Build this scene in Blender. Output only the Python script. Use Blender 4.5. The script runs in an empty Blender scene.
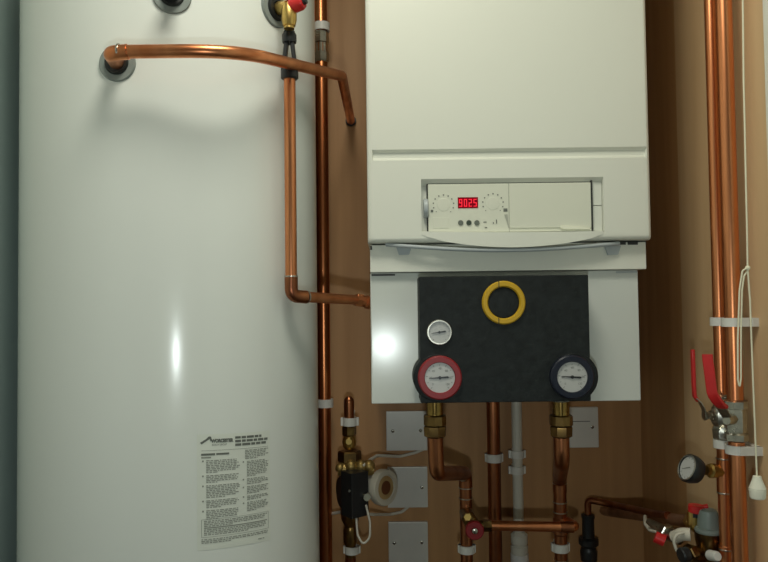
import bpy, bmesh, math, random
from mathutils import Vector, Matrix
random.seed(7)
PI = math.pi
SC = bpy.context.scene
COL = SC.collection

# ------------------------------------------------------------------ camera
F = 700.0
CAM = Vector((0, 0, 1.45))
PITCH, ROLL = math.radians(1.95), math.radians(0.70)
fwd = Vector((0, math.cos(PITCH), math.sin(PITCH)))
up0 = Vector((0, -math.sin(PITCH), math.cos(PITCH)))
rt0 = Vector((1, 0, 0))
RT = rt0 * math.cos(ROLL) - up0 * math.sin(ROLL)
UP = up0 * math.cos(ROLL) + rt0 * math.sin(ROLL)
cd = bpy.data.cameras.new('camera')
cam = bpy.data.objects.new('camera', cd)
COL.objects.link(cam)
cd.sensor_width = 36
cd.lens = F / 768 * 36
cd.clip_start = 0.01
M = Matrix((RT, UP, -fwd)).transposed().to_4x4()
M.translation = CAM
cam.matrix_world = M
SC.camera = cam


def ray(px, py):
    return fwd + (px - 384) / F * RT - (py - 281) / F * UP


def P(px, py, Y):
    "point of the place that stands at distance Y and is seen at px, py"
    d = ray(px, py)
    return CAM + d * (Y / d.y)


def S(px, Y):
    "size in metres of px pixels at distance Y"
    return px * Y / F

# ------------------------------------------------------------------ materials


def mat(name, col, rough=0.5, metal=0.0, var=0.0, vscale=(8, 8, 8), col2=None, bump=0.0, emit=None, estr=0,
        rvar=0.0, spec=0.5, coat=0.0, bscale=None):
    m = bpy.data.materials.new(name)
    m.use_nodes = True
    nt = m.node_tree
    b = nt.nodes['Principled BSDF']
    b.inputs['Base Color'].default_value = (*col, 1)
    b.inputs['Roughness'].default_value = rough
    b.inputs['Metallic'].default_value = metal
    b.inputs['Specular IOR Level'].default_value = spec
    b.inputs['Coat Weight'].default_value = coat
    b.inputs['Coat Roughness'].default_value = 0.12
    tc = nt.nodes.new('ShaderNodeTexCoord')
    mp = nt.nodes.new('ShaderNodeMapping')
    mp.inputs['Scale'].default_value = vscale
    nt.links.new(tc.outputs['Object'], mp.inputs['Vector'])
    nz = nt.nodes.new('ShaderNodeTexNoise')
    nz.inputs['Scale'].default_value = 1.0
    nz.inputs['Detail'].default_value = 5
    nt.links.new(mp.outputs['Vector'], nz.inputs['Vector'])
    if var or col2:
        c2 = col2 if col2 else tuple(max(0, c * (1 - var)) for c in col)
        mr = nt.nodes.new('ShaderNodeMapRange')
        mr.inputs['From Min'].default_value = 0.32
        mr.inputs['From Max'].default_value = 0.68
        nt.links.new(nz.outputs['Fac'], mr.inputs['Value'])
        mx = nt.nodes.new('ShaderNodeMix')
        mx.data_type = 'RGBA'
        mx.inputs[6].default_value = (*col, 1)
        mx.inputs[7].default_value = (*c2, 1)
        nt.links.new(mr.outputs['Result'], mx.inputs['Factor'])
        nt.links.new(mx.outputs[2], b.inputs['Base Color'])
    if rvar:
        mr2 = nt.nodes.new('ShaderNodeMapRange')
        mr2.inputs['To Min'].default_value = rough
        mr2.inputs['To Max'].default_value = rough + rvar
        nt.links.new(nz.outputs['Fac'], mr2.inputs['Value'])
        nt.links.new(mr2.outputs['Result'], b.inputs['Roughness'])
    if bump:
        bp = nt.nodes.new('ShaderNodeBump')
        bp.inputs['Strength'].default_value = bump
        bp.inputs['Distance'].default_value = 0.002
        src = nz
        if bscale:
            src = nt.nodes.new('ShaderNodeTexNoise')
            src.inputs['Scale'].default_value = bscale
            nt.links.new(tc.outputs['Object'], src.inputs['Vector'])
        nt.links.new(src.outputs['Fac'], bp.inputs['Height'])
        nt.links.new(bp.outputs['Normal'], b.inputs['Normal'])
    if emit:
        b.inputs['Emission Color'].default_value = (*emit, 1)
        b.inputs['Emission Strength'].default_value = estr
    return m


COPPER = mat('copper', (0.80, 0.33, 0.15), 0.25, 1.0, col2=(0.60, 0.21, 0.085), vscale=(30, 30, 6), rvar=0.16)
COPPERD = mat('darkened_copper', (0.42, 0.165, 0.07), 0.24, 1.0, col2=(0.22, 0.075, 0.04), vscale=(26, 26, 9), rvar=0.2)  # copper with the dimness under the boiler put into its colour
SOLDER = mat('solder', (0.62, 0.56, 0.48), 0.3, 1.0, var=0.3, vscale=(60, 60, 60))
BRASSM = mat('darkened_brass', (0.36, 0.24, 0.07), 0.15, 1.0, col2=(0.2, 0.12, 0.04), vscale=(40, 40, 40), rvar=0.1)  # union tails: shade below the block put into the brass colour
BRASS = mat('brass', (0.72, 0.50, 0.16), 0.26, 1.0, col2=(0.5, 0.33, 0.10), vscale=(40, 40, 40), rvar=0.15)
BRASSD = mat('dull_brass', (0.28, 0.175, 0.06), 0.24, 1.0, col2=(0.13, 0.075, 0.03), vscale=(50, 50, 50), rvar=0.15)  # dull brass, its colour also lowered for the shade below the block
CHROME = mat('nickel_plate', (0.62, 0.60, 0.52), 0.22, 1.0, var=0.35, vscale=(60, 60, 60), rvar=0.15)
CYLW = mat('cylinder_white', (0.81, 0.84, 0.79), 0.19, 0, var=0.03, vscale=(2, 2, 2), spec=0.45)
WHITE = mat('boiler_white', (0.78, 0.79, 0.70), 0.42, 0, var=0.02, vscale=(3, 3, 3), spec=0.4)
WHITEL = mat('lower_panel_white', (0.68, 0.71, 0.66), 0.17, 0.0, var=0.03, vscale=(3, 3, 3), spec=0.36)
PANEL = mat('fascia_white', (0.74, 0.75, 0.63), 0.40, 0, spec=0.4)
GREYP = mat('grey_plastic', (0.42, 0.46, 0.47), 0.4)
DARKGAP = mat('dark_gap', (0.03, 0.032, 0.03), 0.7)
PRINT = mat('printed_grey', (0.14, 0.15, 0.13), 0.7)
SMALLP = mat('small_print_grey', (0.28, 0.29, 0.25), 0.7)
ROOMD = mat('dim_room_paint', (0.08, 0.075, 0.065), 0.8)  # unseen room walls, coloured dark to cut bounced light
PRINTL = mat('pale_print', (0.42, 0.43, 0.36), 0.7)
SCREEN = mat('display_dark_red', (0.10, 0.0, 0.005), 0.25, emit=(0.30, 0.0, 0.01), estr=0.35)
DIGIT = mat('display_digit', (0.5, 0.0, 0.02), 0.4, emit=(1.0, 0.03, 0.05), estr=.75)
EPP = mat('insulation_foam', (0.014, 0.018, 0.018), 0.6, var=0.45, vscale=(90, 90, 90), bump=0.5, spec=0.3)
YEL = mat('yellow_plastic', (0.58, 0.35, 0.012), 0.45)
RED = mat('red_plastic', (0.62, 0.022, 0.022), 0.38, var=0.15, vscale=(40, 40, 40))
REDD = mat('dark_red_plastic', (0.26, 0.009, 0.013), 0.45)
BLUE = mat('dark_blue_plastic', (0.006, 0.009, 0.022), 0.35)
BLACK = mat('black_plastic', (0.014, 0.016, 0.018), 0.38)
RUBBER = mat('black_rubber', (0.012, 0.013, 0.012), 0.5)
GROM = mat('grey_collar', (0.25, 0.28, 0.26), 0.6, spec=.2)
DIAL = mat('dial_face', (0.50, 0.50, 0.48), 0.35)
CLIP = mat('white_clip', (0.74, 0.73, 0.68), 0.45, var=0.1, vscale=(50, 50, 50))
PVC = mat('white_plastic_pipe', (0.62, 0.60, 0.52), 0.4)
CABLE = mat('white_cable', (0.70, 0.67, 0.58), 0.5)
CORD = mat('cream_cord', (0.82, 0.78, 0.58), 0.7)
PULL = mat('cream_plastic', (0.84, 0.82, 0.68), 0.3)
PLATE = mat('steel_plate', (0.80, 0.79, 0.74), 0.28, 0.12, var=0.1, vscale=(12, 12, 12), rvar=0.1)
SCREW = mat('screw_steel', (0.5, 0.48, 0.42), 0.25, 1.0)
LABEL = mat('label_film', (0.75, 0.78, 0.70), 0.42)
STRAP = mat('masking_white', (0.62, 0.58, 0.48), 0.6)
GCAP = mat('grey_green_cap', (0.30, 0.36, 0.33), 0.4)
PLASTER = mat('painted_plaster', (0.70, 0.74, 0.70), 0.7, var=0.05, vscale=(4, 4, 4))
LEFTW = mat('left_wall_paint', (0.50, 0.60, 0.58), 0.6, var=0.06, vscale=(5, 5, 5))
FLOORM = mat('floor_boards', (0.11, 0.075, 0.045), 0.6, var=0.35, vscale=(3, 25, 3))
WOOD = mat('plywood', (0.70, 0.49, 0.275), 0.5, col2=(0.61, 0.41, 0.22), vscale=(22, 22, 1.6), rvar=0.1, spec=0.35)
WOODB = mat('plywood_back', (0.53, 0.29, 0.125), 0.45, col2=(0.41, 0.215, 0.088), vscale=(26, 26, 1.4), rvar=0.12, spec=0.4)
TRIMW = mat('trim_white', (0.75, 0.76, 0.68), 0.45)
LAMPG = mat('lamp_glass', (0.9, 0.9, 0.85), 0.4, emit=(1, 0.97, 0.85), estr=3)

# ------------------------------------------------------------------ mesh tools


def frame(ax):
    a = Vector(ax).normalized()
    t = Vector((0, 0, 1)) if abs(a.z) < 0.9 else Vector((0, 1, 0))
    u = a.cross(t).normalized()
    v = a.cross(u).normalized()
    return a, u, v


def fillet(pts, rad, n=7):
    pts = [Vector(p) for p in pts]
    out = [pts[0]]
    for i in range(1, len(pts) - 1):
        a, b, c = pts[i - 1], pts[i], pts[i + 1]
        d1, d2 = (a - b), (c - b)
        l1, l2 = d1.length, d2.length
        d1.normalize(); d2.normalize()
        ang = d1.angle(d2)
        if ang > 3.1:
            out.append(b); continue
        r = rad[i - 1] if isinstance(rad, (list, tuple)) else rad
        t = min(r / math.tan(ang / 2), l1 * 0.49, l2 * 0.49)
        p0, p1 = b + d1 * t, b + d2 * t
        for k in range(n + 1):
            s = k / n
            out.append(p0 * (1 - s) ** 2 + b * 2 * s * (1 - s) + p1 * s * s)
    out.append(pts[-1])
    return out


def tube(bm, pts, r, seg=20, caps=True, closed=False):
    pts = [Vector(p) for p in pts]
    n = len(pts)
    rs = r if isinstance(r, (list, tuple)) else [r] * n
    tang = []
    for i in range(n):
        if closed:
            t = pts[(i + 1) % n] - pts[i - 1]
        elif i == 0:
            t = pts[1] - pts[0]
        elif i == n - 1:
            t = pts[-1] - pts[-2]
        else:
            t = (pts[i + 1] - pts[i]).normalized() + (pts[i] - pts[i - 1]).normalized()
        tang.append(t.normalized())
    _, u, v = frame(tang[0])
    rings = []
    for i in range(n):
        if i:
            q = tang[i - 1].rotation_difference(tang[i])
            u = q @ u
            u = (u - tang[i] * u.dot(tang[i])).normalized()
        v = tang[i].cross(u)
        rings.append([bm.verts.new(pts[i] + (u * math.cos(2 * PI * k / seg) + v * math.sin(2 * PI * k / seg)) * rs[i])
                      for k in range(seg)])
    for i in range(n if closed else n - 1):
        A, B = rings[i], rings[(i + 1) % n]
        for k in range(seg):
            bm.faces.new((A[k], A[(k + 1) % seg], B[(k + 1) % seg], B[k]))
    if caps and not closed:
        bm.faces.new(rings[0][::-1]); bm.faces.new(rings[-1])


def lathe(bm, prof, org, ax, seg=32, caps=True, rot=0.0):
    "prof: (t along the axis, radius)"
    a, u, v = frame(ax)
    org = Vector(org)
    rings = []
    for t, r in prof:
        rings.append([bm.verts.new(org + a * t + (u * math.cos(rot + 2 * PI * k / seg) + v * math.sin(rot + 2 * PI * k / seg)) * max(r, 1e-5))
                      for k in range(seg)])
    for A, B in zip(rings, rings[1:]):
        for k in range(seg):
            bm.faces.new((A[k], A[(k + 1) % seg], B[(k + 1) % seg], B[k]))
    if caps:
        bm.faces.new(rings[0][::-1]); bm.faces.new(rings[-1])


def hexnut(bm, org, ax, r, h, rot=0.0):
    lathe(bm, [(0, r * .86), (h * .12, r), (h * .88, r), (h, r * .86)], org, ax, 6, True, rot)


def box(bm, a, b, bev=0.0, mtx=None):
    a, b = Vector(a), Vector(b)
    lo = Vector(map(min, a, b)); hi = Vector(map(max, a, b))
    g = bmesh.ops.create_cube(bm, size=1)
    vs = g['verts']
    for v in vs:
        v.co = Vector((lo[i] + (v.co[i] + .5) * (hi[i] - lo[i]) for i in range(3)))
    if mtx is not None:
        bmesh.ops.transform(bm, matrix=mtx, verts=vs)
    if bev:
        es = list({e for v in vs for e in v.link_edges})
        bmesh.ops.bevel(bm, geom=es, offset=bev, segments=2, affect='EDGES', profile=0.6)


def prism(bm, pts, d, bev=0):
    vs = [bm.verts.new(p) for p in pts]
    f = bm.faces.new(vs)
    r = bmesh.ops.extrude_face_region(bm, geom=[f])
    nv = [g for g in r['geom'] if isinstance(g, bmesh.types.BMVert)]
    for v in nv:
        v.co += Vector(d)


def ribbon(bm, pts, wdir, w, th):
    pts = [Vector(p) for p in pts]
    rings = []
    wdir = Vector(wdir).normalized()
    for i, p in enumerate(pts):
        t = (pts[min(i + 1, len(pts) - 1)] - pts[max(i - 1, 0)]).normalized()
        wd = (wdir - t * wdir.dot(t)).normalized()
        nn = t.cross(wd).normalized()
        ww = w[i] if isinstance(w, (list, tuple)) else w
        rings.append([bm.verts.new(p + wd * sx * ww / 2 + nn * sy * th / 2) for sx, sy in
                      ((-1, -.6), (-.8, -1), (.8, -1), (1, -.6), (1, .6), (.8, 1), (-.8, 1), (-1, .6))])
    for A, B in zip(rings, rings[1:]):
        for k in range(8):
            bm.faces.new((A[k], A[(k + 1) % 8], B[(k + 1) % 8], B[k]))
    bm.faces.new(rings[0][::-1]); bm.faces.new(rings[-1])


def B():
    return bmesh.new()


def obj(name, bm, m, parent=None, label=None, cat=None, group=None, kind=None, ang=35, flat=False):
    bmesh.ops.recalc_face_normals(bm, faces=bm.faces)
    me = bpy.data.meshes.new(name)
    bm.to_mesh(me); bm.free()
    me.materials.append(m)
    if not flat:
        for p in me.polygons:
            p.use_smooth = True
        me.set_sharp_from_angle(angle=math.radians(ang))
    o = bpy.data.objects.new(name, me)
    COL.objects.link(o)
    if not flat:
        wn = o.modifiers.new('weighted', 'WEIGHTED_NORMAL')
        wn.keep_sharp = True; wn.weight = 80
    if parent is None:
        xs = [v.co for v in me.vertices]
        c = Vector(((min(v.x for v in xs) + max(v.x for v in xs)) / 2, (min(v.y for v in xs) + max(v.y for v in xs)) / 2,
                    min(v.z for v in xs)))
        me.transform(Matrix.Translation(-c))
        o.location = c
    else:
        org = Vector(parent.get('_org', (0, 0, 0)))
        me.transform(Matrix.Translation(-org))
        o.parent = parent
        o['_org'] = tuple(org)
    if label: o['label'] = label
    if cat: o['category'] = cat
    if group: o['group'] = group
    if kind: o['kind'] = kind
    return o


def thing(name, label, cat, loc, group=None):
    o = bpy.data.objects.new(name, None)
    COL.objects.link(o)
    o.empty_display_size = 0.03
    o.location = loc
    o['_org'] = tuple(loc)
    o['label'] = label; o['category'] = cat
    if group: o['group'] = group
    return o


def text_mesh(s, size, bold=0.0, sx=1.0):
    cu = bpy.data.curves.new('t', 'FONT')
    cu.body = s; cu.size = size; cu.offset = bold
    o = bpy.data.objects.new('t', cu)
    COL.objects.link(o)
    dg = bpy.context.evaluated_depsgraph_get()
    me = bpy.data.meshes.new_from_object(o.evaluated_get(dg))
    bpy.data.objects.remove(o)
    vs = [Vector((v.co.x * sx, v.co.y, 0)) for v in me.vertices]
    fs = [tuple(p.vertices) for p in me.polygons]
    bpy.data.meshes.remove(me)
    return vs, fs


def add_text(bm, s, size, place, bold=0.0, sx=1.0):
    vs, fs = text_mesh(s, size, bold, sx)
    bv = [bm.verts.new(place(v.x, v.y)) for v in vs]
    for f in fs:
        try: bm.faces.new([bv[i] for i in f])
        except ValueError: pass
    return max(v.x for v in vs) if vs else 0

# ------------------------------------------------------------------ setting
XL, XR, YB, ZC = -0.640, 0.540, 1.50, 2.42


def slab(name, a, b, m):
    bm = B(); box(bm, a, b)
    return obj(name, bm, m, kind='structure', flat=True)


slab('floor', (XL - .05, -1.3, -.05), (1.3, YB + .05, 0), FLOORM)
slab('ceiling', (XL - .05, -1.3, ZC), (1.3, YB + .05, ZC + .05), PLASTER)
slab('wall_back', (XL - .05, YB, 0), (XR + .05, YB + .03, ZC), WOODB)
slab('wall_left', (XL - .05, 1.08, 0), (XL, YB, ZC), LEFTW)
slab('wall_left', (XL - .05, -1.3, 0), (XL, 1.08, ZC), PLASTER)  # unseen near stretch, made white to bounce light onto the cylinder's left
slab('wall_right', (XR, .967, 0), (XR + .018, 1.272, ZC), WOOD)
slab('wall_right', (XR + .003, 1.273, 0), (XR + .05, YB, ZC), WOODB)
slab('wall_front', (XL, -1.3, 0), (1.3, -1.25, ZC), ROOMD)
slab('wall_side', (XR, -.1, 0), (XR + .05, .90, ZC), PLASTER)
slab('wall_passage', (1.25, -1.3, 0), (1.3, -.1, ZC), ROOMD)
slab('wall_return', (XR + .05, -.1, 0), (1.3, -.05, ZC), ROOMD)
bm = B(); box(bm, (XR - .006, .90, 0), (XR + .02, .967, ZC), .003)
obj('trim_1', bm, TRIMW, kind='structure')

# ------------------------------------------------------------------ hot water cylinder
CX, CYY, CR = -0.3632, 1.223, 0.245


def cylhit(px, py, R=CR):
    d = ray(px, py)
    ox, oy = CAM.x - CX, CAM.y - CYY
    a = d.x ** 2 + d.y ** 2; b = 2 * (ox * d.x + oy * d.y); c = ox * ox + oy * oy - R * R
    t = (-b - math.sqrt(max(b * b - 4 * a * c, 0))) / (2 * a)
    p = CAM + d * t
    n = Vector((p.x - CX, p.y - CYY, 0)).normalized()
    return p, n


tank = thing('hot_water_cylinder', 'tall white unvented hot water cylinder with printed label, left of the boiler', 'water cylinder', (CX, CYY, 0))
bm = B()
lathe(bm, [(0, .225), (.004, .238), (.03, .238), (.032, CR), (.04, CR), (2.005, CR), (2.02, CR), (2.05, .240), (2.08, .22), (2.10, .17), (2.11, .08), (2.112, .001)],
      (CX, CYY, 0), (0, 0, 1), 160)
obj('body', bm, CYLW, tank)
ports = []
for (px, py, ro, ri) in ((117.5, 63.5, 18.7, 12.2), (172, -4.5, 19.2, 12.3), (275.5, 9, 19.0, 12.6)):
    p, n = cylhit(px, py)
    ports.append((p, n))
    ro, ri = S(ro, p.y), S(ri, p.y)
    bm = B()
    lathe(bm, [(-.012, ro), (.0015, ro), (.003, ro - .001), (.003, ri), (-.012, ri)], p, n, 48, False)
    g = obj('port_collar', bm, GROM, tank)
    bm = B()
    lathe(bm, [(-.015, ri), (.004, ri), (.008, ri * .9), (.008, ri * .55), (.003, ri * .5), (.003, .0005)], p, n, 40)
    obj('rubber_grommet', bm, RUBBER, g)
# immersion boss, cap just visible at the top edge
p, n = ports[1]
bm = B(); lathe(bm, [(.003, .010), (.05, .010), (.052, .008), (.052, 0)], p, n, 24)
obj('port_plug', bm, RUBBER, tank)

# label


def ang_of(p):
    return math.atan2(p.x - CX, -(p.y - CYY))


def on_cyl(a, z, e=0.0):
    return Vector((CX + (CR + e) * math.sin(a), CYY - (CR + e) * math.cos(a), z))


pa, _ = cylhit(197, 490); pb, _ = cylhit(270, 490)
A0, A1 = ang_of(pa), ang_of(pb)
pt, _ = cylhit(233, 433.5); pq, _ = cylhit(233, 547)
ZT, ZB = pt.z, pq.z
bm = B(); N = 14
row = [[bm.verts.new(on_cyl(A0 + (A1 - A0) * i / N, z + (.5 - i / N) * (A1 - A0) * CR * .065, .0004)) for i in range(N + 1)] for z in (ZB, ZT)]
for i in range(N):
    bm.faces.new((row[0][i], row[0][i + 1], row[1][i + 1], row[1][i]))
lab = obj('information_label', bm, LABEL, tank, label='pale label with black logo and small print')
LW, LH = (A1 - A0) * CR, ZT - ZB


def lp(u, v, e=.0009):  # u, v in metres from the label's top left
    return on_cyl(A0 + u / CR, ZT - v + (.5 * LW - u) * .065, e)


bm = B()


def bar(u0, u1, v0, v1):
    k = max(1, int((u1 - u0) / .006))
    prev = None
    for i in range(k + 1):
        u = u0 + (u1 - u0) * i / k
        c = (bm.verts.new(lp(u, v0)), bm.verts.new(lp(u, v1)))
        if prev: bm.faces.new((prev[0], prev[1], c[1], c[0]))
        prev = c


def q(s): return s * LW


def r_(s): return s * LH


# logo: rising stroke and the name
v = [bm.verts.new(lp(q(a - .02), r_(b - .012))) for a, b in ((.055, .083), (.075, .098), (.175, .052), (.185, .075), (.205, .068), (.19, .032), (.165, .030), (.125, .055))]
bm.faces.new(v)
vs_, _f = text_mesh('WORCESTER', r_(.040))
kx_ = q(.275) / max(v.x for v in vs_)
add_text(bm, 'WORCESTER', r_(.040), lambda x, y: lp(q(.175) + x * kx_, r_(.072) - y), bold=.0005)
vs_, _f = text_mesh('BOSCH GROUP', r_(.024))
kx2_ = q(.19) / max(v.x for v in vs_)
add_text(bm, 'BOSCH GROUP', r_(.024), lambda x, y: lp(q(.18) + x * kx2_, r_(.101) - y))
for vv, e in ((.028, .86), (.060, .97), (.092, .93)):      # bold heading, three lines
    u = .48
    while u < e:
        w = random.uniform(.05, .13)
        bar(q(u), q(min(u + w, e)), r_(vv), r_(vv + .021)); u += w + .012
bar(q(.05), q(.97), r_(.140), r_(.1425))
bar(q(.05), q(.22), r_(.166), r_(.184)); bar(q(.235), q(.40), r_(.166), r_(.182)); obj('printed_heading', bm, PRINT, lab, flat=True)
bm = B()
bar(q(.05), q(.17), r_(.195), r_(.208))


def para(u0, u1, v, n):
    for i in range(n):
        e = u1 - random.uniform(0, .05) if i < n - 1 else u0 + (u1 - u0) * random.uniform(.3, .8)
        u = u0
        while u < e - .01:
            w = random.uniform(.018, .06)
            bar(q(u), q(min(u + w, e)), r_(v), r_(v + .0078)); u += w + .011
        v += .0145
    return v


def dot(u, v):
    bar(q(u), q(u + .02), r_(v), r_(v + .014))


v = .225
for n in (8, 5, 8, 5, 6):
    dot(.06, v); v = para(.11, .545, v, n) + .014
v = .155
v = para(.615, .97, v, 6) + .012
for n in (10, 4, 5, 3, 6):
    dot(.58, v); v = para(.64, .97, v, n) + .012
for (a, b, c, d) in ((.05, .965, .735, .738), (.05, .965, .888, .891), (.05, .056, .735, .890), (.96, .965, .735, .890)):
    bar(q(a), q(b), r_(c), r_(d))
v = .748
v = para(.08, .94, v, 4)
bar(q(.08), q(.94), r_(v), r_(v + .009)); v += .016
v = para(.08, .94, v, 4)
v = para(.05, .97, .905, 3)
para(.80, .95, .965, 1)
obj('printed_text', bm, SMALLP, lab, flat=True)

# ------------------------------------------------------------------ pipe helpers


def vpipe(bm, px, py, Y, z0, z1, r):
    p = P(px, py, Y)
    tube(bm, [(p.x, p.y, z0), (p.x, p.y, z1)], r, 28)
    return p


def ring(parent, c, ax, r, h, seg=28, name='solder_ring', m=None):
    a = Vector(ax).normalized()
    bm = B()
    lathe(bm, [(-h / 2, r * .97), (-h * .3, r), (h * .3, r), (h / 2, r * .97)], c, a, seg)
    obj(name, bm, m or SOLDER, parent)


def pipe_clip(px0, px1, py, hpx, Yp, rp, label, group, wall='back', parent_name='pipe_clip', back=None):
    "white saddle clip around an upright pipe, reaching back to the wall"
    c = P((px0 + px1) / 2, py, Yp)
    h = S(hpx, Yp)
    w = S(px1 - px0, Yp)
    t = thing(parent_name, label, 'pipe clip', (c.x, c.y, c.z - h / 2), group)
    bm = B()
    ro = rp + .0035
    seg = 28
    lathe(bm, [(-h / 2, rp + .0004), (-h / 2, ro), (h / 2, ro), (h / 2, rp + .0004), (-h / 2, rp + .0004)], c, (0, 0, 1), seg, False)
    for s in (-1, 1):
        box(bm, (c.x + s * (w / 2), c.y - .003, c.z - h / 2), (c.x + s * (rp * .9), c.y + .005, c.z + h / 2), .0008)
    obj('band', bm, CLIP, t)
    bm = B()
    if wall == 'back':
        box(bm, (c.x - .007, c.y + rp, c.z - h / 2), (c.x + .007, back or YB + .001, c.z + h / 2), .0008)
    else:
        box(bm, (c.x + rp * .9, c.y - .006, c.z - h / 2), (XR + .001, c.y + .006, c.z + h / 2), .0008)
    obj('base', bm, CLIP, t)
    return t


# ------------------------------------------------------------------ upper copper pipe from the cylinder to the wall
p0, n0 = ports[0]
e1 = P(110.5, 53.5, .925)
tp = thing('copper_pipe', 'copper pipe bending across the upper cylinder and turning back into the wall', 'pipe', (e1.x, e1.y, e1.z))
r1 = .0090
bm = B()
pts = [p0 + n0 * .001, e1, P(128, 51.8, .925)]
pts = fillet(pts, .012, 8)
tube(bm, pts, r1 * 1.14, 24)
obj('elbow', bm, COPPER, tp)
ring(tp, P(119, 51.8, .925), (1, 0, 0), r1 * 1.2, .003)
bm = B()
a = [P(124, 51.7, .925), P(215, 51.2, .925), P(262, 56.5, .965), P(341, 73.5, 1.19)]
q1 = P(341.8, 76, 1.205)
a = fillet([a[0], P(235, 50.5, .925), q1, Vector((q1.x + .002, YB + .001, q1.z - .002))], [.16, .016], 12)
tube(bm, a, r1, 26)
obj('pipe_run', bm, COPPER, tp)
ring(tp, (q1.x + .002, YB - .004, q1.z - .002), (0, 1, 0), .0115, .008, 28, 'wall_grommet', RUBBER)

# ------------------------------------------------------------------ relief valve at the top of the cylinder
pr, nr = ports[2]
cen = P(289, 7, 1.055)
rv = thing('relief_valve', 'brass temperature relief valve with red cap on cylinder top right', 'valve', tuple(pr))
bm = B()
ax = (cen - pr)
tube(bm, [pr + ax * .02, pr + ax * .35, pr + ax * .36, cen], [.0085, .0085, .0105, .0105], 24)
lathe(bm, [(0, .0001), (.0005, .0095), (.010, .0118), (.024, .0118), (.034, .0098), (.0345, 0)], (cen.x, cen.y, cen.z - .030), (0, 0, 1), 24)
lathe(bm, [(0, .008), (.018, .0078)], (cen.x, cen.y, cen.z - .034), (0, 0, 1), 24)
obj('valve_body', bm, BRASS, rv)
cap_ax = Vector((.90, -.42, .12)).normalized()
bm = B()
lathe(bm, [(.004, .010), (.006, .0105), (.010, .0118), (.022, .0112), (.026, .009), (.026, 0)], cen, cap_ax, 12)
obj('cap', bm, RED, rv, label='red twist cap')
bm = B(); lathe(bm, [(.0262, .005), (.031, .0045), (.031, 0)], cen, cap_ax, 14)
obj('cap_tip', bm, BLACK, rv)

# tundish below it
YT = 1.07
td = P(289.3, 35, YT)
tx, ty = td.x, td.y
zt = lambda py: P(289.3, py, YT).z
tun = thing('tundish', 'black open tundish below the relief valve, top of long copper drop', 'tundish', (tx, ty, zt(79)))
bm = B()
lathe(bm, [(0, .0105), (.003, .0112), (.012, .0112), (.016, .009), (.018, .0085)], (tx, ty, zt(43)), (0, 0, 1), 28)
obj('inlet_collar', bm, BLACK, tun)
bm = B()
lathe(bm, [(0, .0112), (.002, .0135), (.012, .0135), (.015, .0115), (.015, .0092), (.004, .0092)], (tx, ty, zt(79.5)), (0, 0, 1), 28)
obj('outlet_cup', bm, BLACK, tun)
for s in (-1, 1):
    bm = B()
    ribbon(bm, [(tx + s * .004, ty, zt(41)), (tx + s * .0066, ty, zt(55)), (tx + s * .0098, ty, zt(72))], (0, 1, 0), .013, .0062)
    obj('side_arm', bm, BLACK, tun)

# drop pipe from the tundish to the boiler side
r2 = .0090
z_el = P(289.5, 296, YT).z
dp = thing('copper_pipe', 'copper drop pipe below the black tundish, elbowing right towards the boiler side', 'pipe', (tx, ty, z_el))
bm = B()
E = Vector((tx, ty, z_el))
side = P(358, 300, 1.19)
G = Vector((-.019, 1.20, P(366, 303.5, 1.20).z))
run2 = P(306, 297, 1.085)
tube(bm, [Vector((tx, ty, zt(277))), Vector((tx, ty, zt(78)))], r2, 26)
obj('upright_run', bm, COPPER, dp)
bm = B()
tube(bm, fillet([Vector((tx, ty, zt(276))), E, run2], .013, 9), r2 * 1.13, 26)
obj('elbow', bm, COPPERD, dp)
ring(dp, (tx, ty, zt(276.5)), (0, 0, 1), r2 * 1.16, .0025)
ring(dp, run2, (side - run2), r2 * 1.16, .0025)
bm = B()
tube(bm, [run2, side], r2 * .92, 26)
obj('level_run', bm, COPPER, dp)
bm = B()
hexnut(bm, side - (G - side).normalized() * .004, G - side, .0118, .012)
lathe(bm, [(0, .0098), (.014, .0098), (.015, .0115), (.021, .0115), ((G - side).length, .010)], side, G - side, 24)
obj('union', bm, COPPER, dp)

# ------------------------------------------------------------------ riser between cylinder and boiler
YR = 1.445
rp = P(323.3, 281, YR)
rz = thing('copper_pipe', 'tall straight copper pipe between the cylinder and boiler', 'pipe', (rp.x, rp.y, 0))
rr = .0132
zr = lambda py: P(323.3, py, YR).z
bm = B(); tube(bm, [(rp.x, rp.y, 0), (rp.x, rp.y, ZC)], rr, 30)
obj('riser', bm, mat('brown_copper', (0.60, 0.22, 0.085), 0.24, 1.0, col2=(0.36, 0.12, 0.05), vscale=(30, 30, 5), rvar=0.12), rz)
bm = B()
lathe(bm, [(0, .0137), (.004, .0165), (.020, .0165), (.022, .0142), (.040, .0142), (.042, .0162), (.062, .0162), (.066, .0137)],
      (rp.x, rp.y, zr(63)), (0, 0, 1), 8)
obj('coupling', bm, CHROME, rz)
pipe_clip(314.5, 329, 27.5, 8, YR, rr, 'white pipe clip on the tall pipe above its brass coupling', None)
pipe_clip(317.5, 333, 403, 8, YR, rr, 'white pipe clip on the tall pipe beside cylinder, level with boiler bottom', None)

# ------------------------------------------------------------------ boiler
Y0 = 1.09
bo = thing('boiler', 'white wall-hung gas boiler with red digital display', 'boiler', (P(509, 402, 1.2).x, 1.3, P(509, 402, 1.115).z))
X = lambda px, Y=Y0, py=215: P(px, py, Y).x
Z = lambda py, Y=Y0, px=509: P(px, py, Y).z
xl, xr_ = X(367.4), X(651.8)
zb, ztp = Z(241), Z(241) + .745


def ff(x, z):
    y = Y0
    R = .007
    for d in (x - xl, xr_ - x, z - zb):
        if d < R:
            d = max(d, 0)
            y += R - math.sqrt(max(R * R - (R - d) ** 2, 0))
    return y


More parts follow.
